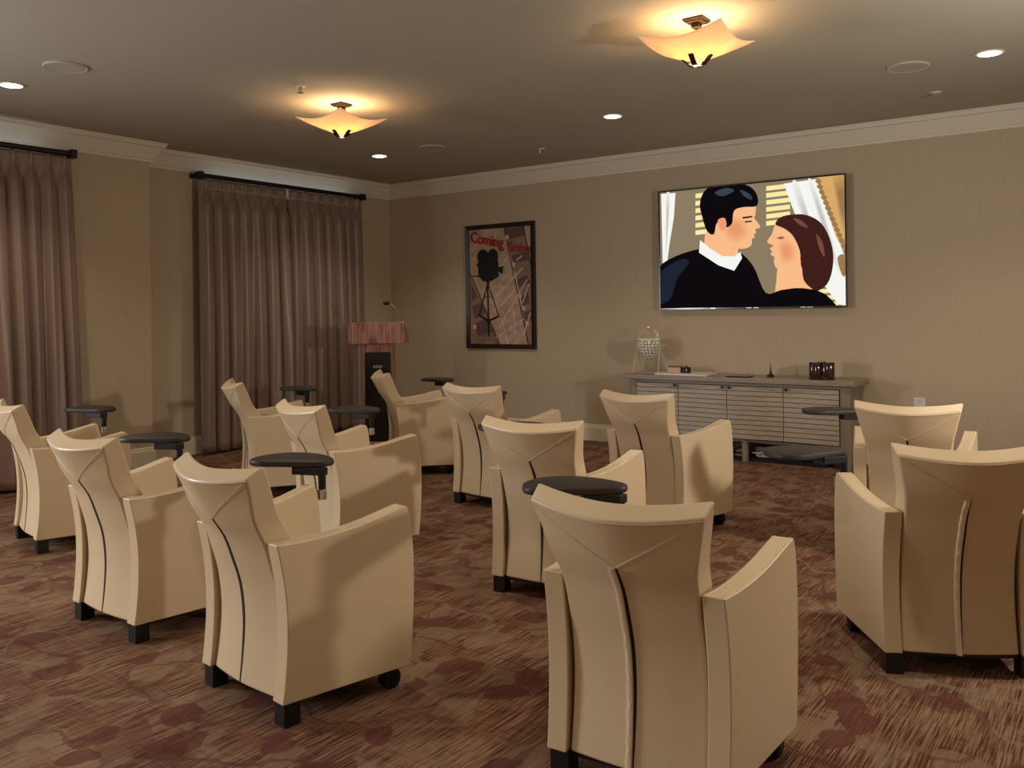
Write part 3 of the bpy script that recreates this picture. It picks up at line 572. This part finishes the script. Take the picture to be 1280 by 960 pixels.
# ------------------------------------------------------------------ lectern
lt = thing('lectern', 'walnut lectern with a black front panel standing by the corner curtain', 'lectern', (-6.46, 6.60, 0), R(36))
box('base', -.20, .20, -.13, .26, 0, .035, ROSEWOOD, lt, bevel=.004)
bm = bmesh.new(); bx(bm, -.145, .145, -.10, .20, .035, 1.045); link('column', bm, ROSEWOOD, lt, bevel=.004)
pn = box('front_panel', -.133, .133, -.108, -.1, .04, .955, mat('black_glass_panel', (.008, .008, .009), .18), lt)
pl = box('nameplate', -.045, .045, -.111, -.1085, .795, .82, CHROME, pn); pl['label'] = 'small silver nameplate'
bm = bmesh.new()
for k in range(7): bx(bm, -.037 + k * .0108, -.030 + k * .0108, -.1118, -.1112, .801, .814)
link('plate_lettering', bm, BLACKP, pl)
bm = bmesh.new(); pr = [(-.19, 1.045), (.24, 1.045), (.24, 1.13), (.19, 1.15), (-.19, 1.262)]
a = [bm.verts.new((-.285, y, z)) for y, z in pr]; b = [bm.verts.new((.285, y, z)) for y, z in pr]
bm.faces.new(a); bm.faces.new(b[::-1])
for i in range(5): bm.faces.new((a[i], b[i], b[(i + 1) % 5], a[(i + 1) % 5]))
tp = link('reading_desk', bm, ROSEWOOD, lt, bevel=.004)
mc = thing('gooseneck_microphone', 'black gooseneck microphone on top of the walnut lectern', 'microphone', (-6.46, 6.60, 0), R(36))
NK = [(.225, -.13, 1.238), (.222, -.135, 1.30), (.205, -.15, 1.37), (.175, -.165, 1.425), (.135, -.18, 1.455)]
bm = bmesh.new(); tube(bm, catmull(NK, 6), .0045, 8); link('gooseneck', bm, mat('grey_metal_neck', (.25, .24, .23), .35, .8), mc, smooth=True)
bm = bmesh.new(); lathe(bm, [(.022, 1.247), (.022, 1.256), (.010, 1.264)], 16, (.225, -.13, 0)); link('microphone_base', bm, BLACKP, mc, smooth=True)
bm = bmesh.new(); tube(bm, [(.140, -.178, 1.453), (.128, -.182, 1.456), (.105, -.190, 1.457), (.085, -.197, 1.455), (.078, -.199, 1.454)], [.010, .018, .021, .018, .008], 12); link('capsule', bm, mat('black_foam', (.01, .01, .01), .9), mc, smooth=True)

# ------------------------------------------------------------------ credenza
cz = thing('credenza', 'long weathered-oak credenza with four slatted doors against the back wall', 'cabinet', (-2.99, 7.7, 0)); c0 = (-2.99, 7.7, 0)
CX0, CX1, CY0, CY1 = -4.02, -1.985, 7.50, 7.925
def cb(n, *a, m=GREYWOOD_Z, par=cz, bevel=.003): return rel(box(n, *a, m, par, bevel=bevel), c0) if par is cz else box(n, *a, m, par, bevel=bevel)
cb('top', CX0 - .045, CX1 + .05, CY0 - .045, CY1, .700, .745, m=GREYWOOD_X, bevel=.006)
cb('top_rail', CX0 + .08, CX1 - .08, CY0, CY0 + .03, .672, .6995, m=GREYWOOD_X)
for x in (CX0, CX1 - .08):
    cb('leg', x, x + .08, CY0 - .005, CY0 + .06, 0, .6995)
    cb('leg', x, x + .08, CY1 - .06, CY1, 0, .6995)
    cb('side_panel', x + .01, x + .07, CY0 + .061, CY1 - .061, .19, .6995)
cb('leg', -2.915, -2.87, CY0 + .005, CY0 + .055, 0, .19)
cb('bottom_panel', CX0 + .081, CX1 - .081, CY0 + .03, CY1, .175, .195)
cb('back_panel', CX0 + .081, CX1 - .081, CY1 - .02, CY1, .196, .699)
# gentle serpentine bow across the four doors
bow = lambda x: -.010 - .012 * math.cos((x - CX0) / (CX1 - CX0) * 4 * PI)
XS = [-3.936, -3.52, -3.04, -2.54, -2.066]; z0, z1 = .202, .668; NS = 11; ph = (z1 - z0) / NS
for i in range(4):
    xa, xb = XS[i] + .003, XS[i + 1] - .003
    bm = bmesh.new(); n = 12
    def strip(zlo, zhi, dlo, dhi, mi, y_in=.022):
        prev = None
        for k in range(n + 1):
            x = xa + (xb - xa) * k / n; yb = CY0 + bow(x)
            cur = [bm.verts.new(p) for p in ((x, yb + dlo, zlo), (x, yb + dhi, zhi), (x, CY0 + y_in, zhi), (x, CY0 + y_in, zlo))]
            if prev:
                for q in range(4): bm.faces.new((prev[q], prev[(q + 1) % 4], cur[(q + 1) % 4], cur[q])).material_index = mi
            else: bm.faces.new(cur[::-1]).material_index = mi
            prev = cur
        bm.faces.new(prev).material_index = mi
    for s in range(NS):
        a = z0 + s * ph
        strip(a + .0048, a + ph, -.004, .001, 0)
    strip(z0, z1, .012, .012, 1, .024)
    d = rel(link('door', bm, [SLATWOOD, mat('slat_gap', (.07, .045, .03), .8)], cz), c0)
    kx = (xb - .03) if i % 2 == 0 and i != 0 else (xa + .03)
    kx = {0: xb - .02, 1: xb - .03, 2: xa + .03, 3: xa + .03}[i]
    bm = bmesh.new(); lathe(bm, [(.004, 0), (.005, -.012), (.012, -.016), (.013, -.024), (.008, -.028)], 14, (kx, CY0 + bow(kx) - .006, .655), 'y')
    link('knob', bm, BLACKP, d, smooth=True)
# on the credenza
ZT = .7455
cg = thing('bingo_cage', 'brass wire bingo cage full of white balls on the left end of the credenza', 'bingo cage', (-3.91, 7.69, ZT))
cz0 = .282; RX, RZ = .108, .158
bm = bmesh.new()
for k in range(14):
    a = PI * k / 14
    tube(bm, [(RX * math.sin(t) * math.cos(a), RX * math.sin(t) * math.sin(a), cz0 + RZ * math.cos(t)) for t in [2 * PI * q / 28 for q in range(28)]], .0008, 4, True)
for k in range(1, 14):
    t = PI * k / 14; tube(bm, [(RX * math.sin(t) * math.cos(2 * PI * q / 24), RX * math.sin(t) * math.sin(2 * PI * q / 24), cz0 + RZ * math.cos(t)) for q in range(24)], .0008, 4, True)
link('wire_cage', bm, BRASS, cg)
bm = bmesh.new(); lathe(bm, [(.02, .435), (.02, .448), (.012, .452)], 14); link('cage_door', bm, BRASS, cg, smooth=True)
bm = bmesh.new()
for s in (-1, 1):
    for q in (-1, 1): tube(bm, [(s * .118, 0, .27), (s * .135, q * .085, .012)], .0042, 8)
    tube(bm, [(s * .135, -.088, .008), (s * .135, .088, .008)], .004, 8)
for q in (-1, 1): tube(bm, [(-.135, q * .085, .008), (.135, q * .085, .008)], .004, 8)
tube(bm, [(-.128, 0, .27), (-.10, 0, .27)], .004, 8); tube(bm, [(.10, 0, .27), (.155, 0, .27), (.155, 0, .245)], .004, 8)
link('stand', bm, mat('pale_brass_rod', (.75, .68, .52), .35, .5), cg, smooth=True)
bm = bmesh.new(); lathe(bm, [(.006, .150), (.009, .16), (.009, .19), (.006, .198)], 12, (0, 0, .262), 'x'); link('crank_handle', bm, mat('turned_pale_wood', (.55, .30, .14), .5), cg, smooth=True)
bm = bmesh.new(); bmesh.ops.create_icosphere(bm, subdivisions=2, radius=.0158)
BALLM = mat('white_ball', (.78, .76, .72), .35)
ball0 = link('bingo_ball', bm, BALLM, None, smooth=True)
for p in ball0.data.polygons: p.use_smooth = True
ball0.data.set_sharp_from_angle(angle=PI)
rnd = random.Random(5); cand = []; hh = .0335; lay = 0; z = -.136
while z < .035:
    rl = (RX - .0165) * math.sqrt(max(0, 1 - (z / (RZ - .0165)) ** 2)); rg = rl
    while rg > -.001:
        nb = max(1, int(2 * PI * rg / .0326)) if rg > .012 else 1; ph_ = rnd.random() * 6
        if nb == 2: nb = 1; rg = 0
        for q in range(nb): cand.append((rg * math.cos(ph_ + 2 * PI * q / nb) if nb > 1 else 0, rg * math.sin(ph_ + 2 * PI * q / nb) if nb > 1 else 0, z + rnd.uniform(-.001, .001)))
        if nb == 1: break
        rg -= .0326
    z += .0285
first = True
for (x, y, z) in cand:
    b = ball0 if first else ball0.copy()
    if not first: C.objects.link(b)
    first = False
    b.location = (-3.91 + x + rnd.uniform(-.0008, .0008), 7.69 + y, ZT + cz0 + z)
    tag(b, 'small white bingo ball in the heap inside the wire cage', 'ball', 'white balls inside the bingo cage')
bm = bmesh.new(); v = [bm.verts.new((x, y, z)) for z in (ZT, ZT + .012) for x, y in ((-3.75, 7.48), (-3.23, 7.48), (-3.27, 7.85), (-3.73, 7.85))]
for f in ((3, 2, 1, 0), (4, 5, 6, 7), (0, 1, 5, 4), (1, 2, 6, 5), (2, 3, 7, 6), (3, 0, 4, 7)): bm.faces.new([v[i] for i in f])
BOARDM = mat('bingo_board', (.66, .62, .54), .5); t_ = NT(BOARDM)
br = t_.n('ShaderNodeTexBrick', Scale=14., Color1=(.84, .81, .75, 1), Color2=(.74, .71, .64, 1), Mortar=(.30, .27, .24, 1)); br.inputs['Mortar Size'].default_value = .02; t_.l(t_.coords(), br.inputs[0]); t_.l(br.outputs[0], t_.b.inputs['Base Color'])
tag(link('bingo_board', bm, BOARDM), 'flat off-white bingo ball board lying beside the wire cage', 'game board')
pb = thing('card_box', 'small pink box lying on the off-white board', 'box', (-3.62, 7.66, ZT + .0125), R(8))
box('carton', -.058, .058, -.04, .04, 0, .05, mat('pink_card', (.62, .36, .30), .6), pb, bevel=.002)
box('lid', -.06, .06, -.042, .042, .0505, .062, mat('dark_card_lid', (.16, .10, .09), .6), pb, bevel=.002)
dv = thing('tape_dispenser', 'small black gadget with a pale disc beside the pink box', 'gadget', (-3.515, 7.675, ZT + .0125), R(10))
bm = bmesh.new(); prism(bm, catmull([(-.035, -.03), (.03, -.032), (.04, 0), (.03, .03), (-.03, .03)], 4, True), 0, .05); link('body', bm, BLACKP, dv, bevel=.006)
bm = bmesh.new(); lathe(bm, [(.016, -.036), (.016, -.030)], 18, (0, 0, .027), 'y'); link('disc', bm, mat('pale_teal', (.35, .5, .47), .4), dv, smooth=True)
bm = bmesh.new(); tube(bm, [(-.02, 0, .05), (0, 0, .064), (.022, 0, .05)], .005, 8); link('grip', bm, BLACKP, dv, smooth=True)
tb = thing('tablet_computer', 'thin black tablet lying flat at the middle of the credenza top', 'tablet', (-2.95, 7.56, ZT), R(4))
box('case', -.105, .105, -.07, .07, 0, .009, BLACKP, tb, bevel=.003); box('glass', -.097, .097, -.062, .062, .0091, .0098, BEZEL, tb)
bm = bmesh.new(); lathe(bm, [(.030, 0), (.032, .006), (.026, .014), (.014, .022), (.010, .034), (.0065, .048), (.0045, .066), (.0028, .085), (.0006, .102)], 16)
fg = tag(link('tower_figurine', bm, mat('dark_pewter', (.03, .022, .018), .4, .4), smooth=True), 'tiny dark pointed tower figurine standing on the credenza', 'figurine'); fg.location = (-2.71, 7.68, ZT); fg.scale = (1.1, 1.1, 1.18)
jr = thing('chip_carousel', 'glossy dark maroon poker chip carousel on the right end of the credenza', 'chip holder', (-2.245, 7.62, ZT))
MAR = mat('maroon_gloss', (.035, .006, .008), .14, coat=.6)
bm = bmesh.new(); lathe(bm, [(.105, 0), (.108, .006), (.108, .022), (.100, .027)], 36); link('base', bm, MAR, jr, smooth=True)
for k in range(6):
    a = 2 * PI * k / 6 + .25
    bm = bmesh.new(); lathe(bm, [(.0365, .0275), (.0372, .032), (.0372, .140), (.035, .1445)], 24, (.0665 * math.cos(a), .0665 * math.sin(a), 0)); link('chip_stack', bm, MAR, jr, smooth=True)
bm = bmesh.new(); lathe(bm, [(.024, .0275), (.024, .148), (.012, .150), (.010, .158), (.014, .164), (.008, .170)], 20); link('handle', bm, BRASS, jr, smooth=True)
bm = bmesh.new(); lathe(bm, [(.070, .0272), (.070, .136), (.026, .140)], 32); link('core_drum', bm, MAR, jr, smooth=True)
bm = bmesh.new(); lathe(bm, [(.014, .1445), (.030, .1445), (.030, .150), (.014, .150)], 20); link('collar', bm, MAR, jr, smooth=True)

# things on the floor under the credenza
bm = bmesh.new(); bx(bm, -3.9, -2.2, 7.56, 7.86, 0, .028); ct = tag(link('equipment_tray', bm, BLACKP, bevel=.004), 'low black tray on the carpet under the credenza', 'tray')
bm = bmesh.new(); bx(bm, -3.14, -2.94, 7.62, 7.80, .0285, .13); tag(link('router', bm, mat('grey_white_plastic', (.5, .49, .46), .4), bevel=.008), 'pale network box under the credenza, left of its middle leg', 'electronics')
bm = bmesh.new(); bx(bm, -2.84, -2.66, 7.62, 7.80, .0285, .125); tag(link('receiver', bm, mat('taupe_plastic', (.16, .13, .11), .5), bevel=.008), 'dark taupe box under the credenza, right of its middle leg', 'electronics')
rnd = random.Random(2)
for lb, m, x, n in (('loose tangle of black cables in front of the pale box under the credenza', BLACKP, -3.06, 30), ('white cable loops on the tray right of the middle leg of the credenza', WHITE, -2.72, 16)):
    bm = bmesh.new(); pts = []
    for k in range(n): pts.append((x + rnd.uniform(-.13, .13), 7.575 + rnd.uniform(0, .035), .036 + rnd.random() * (.10 if m is BLACKP else .05)))
    tube(bm, catmull(pts, 6), .0033, 6); tag(link('cable', bm, m, smooth=True), lb, 'cable')

# wall outlet
ot = thing('wall_outlet', 'white outlet plate on the back wall right of the credenza', 'outlet', (-1.54, YB, .535))
box('plate', -.045, .045, -.006, 0, -.058, .058, WHITE, ot, bevel=.002)
for x in (-.028, .028): box('socket', -.017, .017, -.0085, -.006, x - .015, x + .015, mat('socket_face', (.62, .58, .52), .5), ot, bevel=.001)

# ------------------------------------------------------------------ ceiling
def fixture(x, y, label, first=None):
    t = thing('ceiling_lamp', label, 'ceiling light', (x, y, H), 0, 'square glass ceiling lamps')
    bm = bmesh.new(); bx(bm, -.058, .058, -.058, .058, -.014, 0); bx(bm, -.048, .048, -.048, .048, -.022, -.014); bx(bm, -.022, .022, -.022, .022, -.05, -.022); link('canopy', bm, BRONZE, t, bevel=.002)
    bm = bmesh.new(); lathe(bm, [(.007, -.245), (.007, -.05)], 10); link('stem', bm, BRONZE, t, smooth=True)
    n = 24; hs = .236; bm = bmesh.new(); g = []
    for j in range(n + 1):
        for i in range(n + 1):
            u, v = -1 + 2 * i / n, -1 + 2 * j / n; r = (u * u + v * v) / 2
            z = -.232 + .134 * (r + .006) ** .52 - .008
            k = 1 - .055 * (1 - abs(u)) * (abs(v) ** 4) ; k2 = 1 - .055 * (1 - abs(v)) * (abs(u) ** 4)
            g.append(bm.verts.new((u * hs * k2, v * hs * k, z)))
    for j in range(n):
        for i in range(n): bm.faces.new((g[j * (n + 1) + i], g[j * (n + 1) + i + 1], g[(j + 1) * (n + 1) + i + 1], g[(j + 1) * (n + 1) + i]))
    sh = link('glass_shade', bm, GLASSM, t, smooth=True); so = sh.modifiers.new('t', 'SOLIDIFY'); so.thickness = .005
    bm = bmesh.new(); bx(bm, -.030, .030, -.030, .030, -.248, -.240); link('bottom_plate', bm, mat('pale_lens', (.8, .7, .5), .4, emis=(1, .8, .5), estr=1.2), t)
    for sx, sy in ((1, 0), (-1, 0), (0, 1), (0, -1)):
        bm = bmesh.new(); w = .014
        P = [(.026, -.253), (.042, -.252), (.088, -.206), (.080, -.198), (.038, -.244), (.026, -.2485)]
        a = [bm.verts.new((sx * d - sy * w, sy * d + sx * w, z)) for d, z in P]; b = [bm.verts.new((sx * d + sy * w, sy * d - sx * w, z)) for d, z in P]
        bm.faces.new(a); bm.faces.new(b[::-1])
        for i in range(6): bm.faces.new((a[i], b[i], b[(i + 1) % 6], a[(i + 1) % 6]))
        link('clip', bm, BRONZE, t)
    return t
FX = [(-1.955, 4.455), (-4.86, 4.60)]
f0 = fixture(*FX[0], 'square amber glass ceiling lamp, the larger-looking one near the top of the photo')
dup(f0, (*FX[1], H), 0, 'square amber glass ceiling lamp nearer the curtains, the smaller-looking one')
CANLENS = emit('downlight_lens', (1., .86, .66), 9.)
TRIM = mat('white_trim_ring', (.75, .70, .62), .5)
cans = [(-6.176, 2.845, 'round recessed downlight nearest the left edge of the photo'), (-6.168, 6.34, 'round recessed downlight nearest the corner behind the smaller glass lamp'),
        (-3.472, 6.24, 'round recessed downlight between the poster and the television'), (-.77, 6.17, 'round recessed downlight at the upper right, above the television side')]
def can(x, y, lb):
    t = thing('recessed_downlight', lb, 'downlight', (x, y, H), 0, 'round recessed ceiling downlights')
    bm = bmesh.new(); lathe(bm, [(.082, 0), (.084, -.003), (.080, -.006), (.070, -.007), (.066, -.003), (.066, 0)], 36); link('trim_ring', bm, TRIM, t, smooth=True)
    bm = bmesh.new(); lathe(bm, [(.0655, -.0062), (.0655, -.0075)], 36); link('lens', bm, CANLENS, t)
    return t
c1 = can(*cans[0])
for x, y, lb in cans[1:]: dup(c1, (x, y, H), 0, lb)
spk = [(-5.464, 2.845, 'round ceiling speaker grille near the upper left, above the left curtain'), (-5.464, 6.335, 'round ceiling speaker grille beyond the smaller glass lamp'), (-1.243, 6.18, 'round ceiling speaker grille beside the upper right downlight')]
for i, (x, y, lb) in enumerate(spk):
    if i == 0:
        s0 = thing('ceiling_speaker', lb, 'speaker', (x, y, H), 0, 'round ceiling speakers')
        bm = bmesh.new(); lathe(bm, [(.128, 0), (.130, -.006), (.122, -.010), (.116, -.008), (.116, 0)], 40); link('rim', bm, SPKR, s0, smooth=True)
        bm = bmesh.new(); lathe(bm, [(.1155, -.002), (.1155, -.0085)], 40); link('grille', bm, SPKM, s0)
    else: dup(s0, (x, y, H), 0, lb)
spr = [(-4.689, 4.06, 'small ceiling sprinkler head beside the smaller glass lamp'), (-4.712, 7.06, 'small ceiling sprinkler head near the crown above the poster'), (-1.229, 7.05, 'small ceiling sprinkler head near the crown at the right')]
for i, (x, y, lb) in enumerate(spr):
    if i == 0:
        s1 = thing('sprinkler', lb, 'sprinkler', (x, y, H), 0, 'ceiling sprinkler heads')
        bm = bmesh.new(); lathe(bm, [(.036, 0), (.036, -.004), (.030, -.007)], 24); link('escutcheon', bm, TRIM, s1, smooth=True)
        bm = bmesh.new(); lathe(bm, [(.010, -.007), (.010, -.02), (.006, -.022), (.006, -.045)], 12); tube(bm, [(-.014, 0, -.012), (-.018, 0, -.03), (0, 0, -.047), (.018, 0, -.03), (.014, 0, -.012)], .003, 6)
        lathe(bm, [(.020, -.047), (.021, -.050)], 16); link('head', bm, CHROME, s1, smooth=True)
    else: dup(s1, (x, y, H), 0, lb)

# ------------------------------------------------------------------ light
def lamp(name, kind, loc, energy, col, rot=(0, 0, 0), **kw):
    l = bpy.data.lights.new(name, kind); l.energy = energy; l.color = col
    for k, v in kw.items(): setattr(l, k, v)
    o = bpy.data.objects.new(name, l); C.objects.link(o); o.location = loc; o.rotation_euler = rot; return o
WARM = (1., .70, .42); NEU = (1., .86, .70)
for x, y in FX:
    for dx, dy in ((.055, .03), (-.055, -.03)):
        lamp('lamp_bulb', 'POINT', (x + dx, y + dy, 2.742), 5.8, (1., .66, .36), shadow_soft_size=.022)
CANP = [(x, y) for x, y, _ in cans] + [(-3.472, 2.845), (-.77, 2.845), (-6.17, -.55), (-3.47, -.55), (-.77, -.55)]
for x, y in CANP:
    lamp('downlight_spot', 'SPOT', (x, y, 2.905), 70., NEU, shadow_soft_size=.06, spot_size=R(125), spot_blend=.7)
# daylight through the window on the right wall, and daylight leaking over the closed curtains
lamp('window_daylight', 'AREA', (X1 - .06, 4.6, 1.6), 50., (1., .92, .80), (0, R(90), 0), shape='RECTANGLE', size=.16, size_y=.16)
lamp('window_daylight', 'AREA', (XP + .03, -.35, 1.55), 185., (.94, .97, 1.), (0, R(-90), 0), shape='RECTANGLE', size=1.3, size_y=1.3)
for x, y0, y1, e in ((XR + .085, 5.3, 7.2, .6), (XP + .085, 1.8, 3.6, .6)):
    lamp('curtain_daylight', 'AREA', (x, (y0 + y1) / 2, 2.60), e, (.72, .87, 1.), (R(180), 0, 0), shape='RECTANGLE', size=.05, size_y=y1 - y0)
W = bpy.data.worlds.new('world'); S.world = W; W.use_nodes = True
W.node_tree.nodes['Background'].inputs[0].default_value = (.55, .7, 1, 1); W.node_tree.nodes['Background'].inputs[1].default_value = .3
v = S.view_settings; v.view_transform = 'Standard'; v.look = 'None'; v.gamma = 1; v.use_curve_mapping = False; v.exposure = 0.15
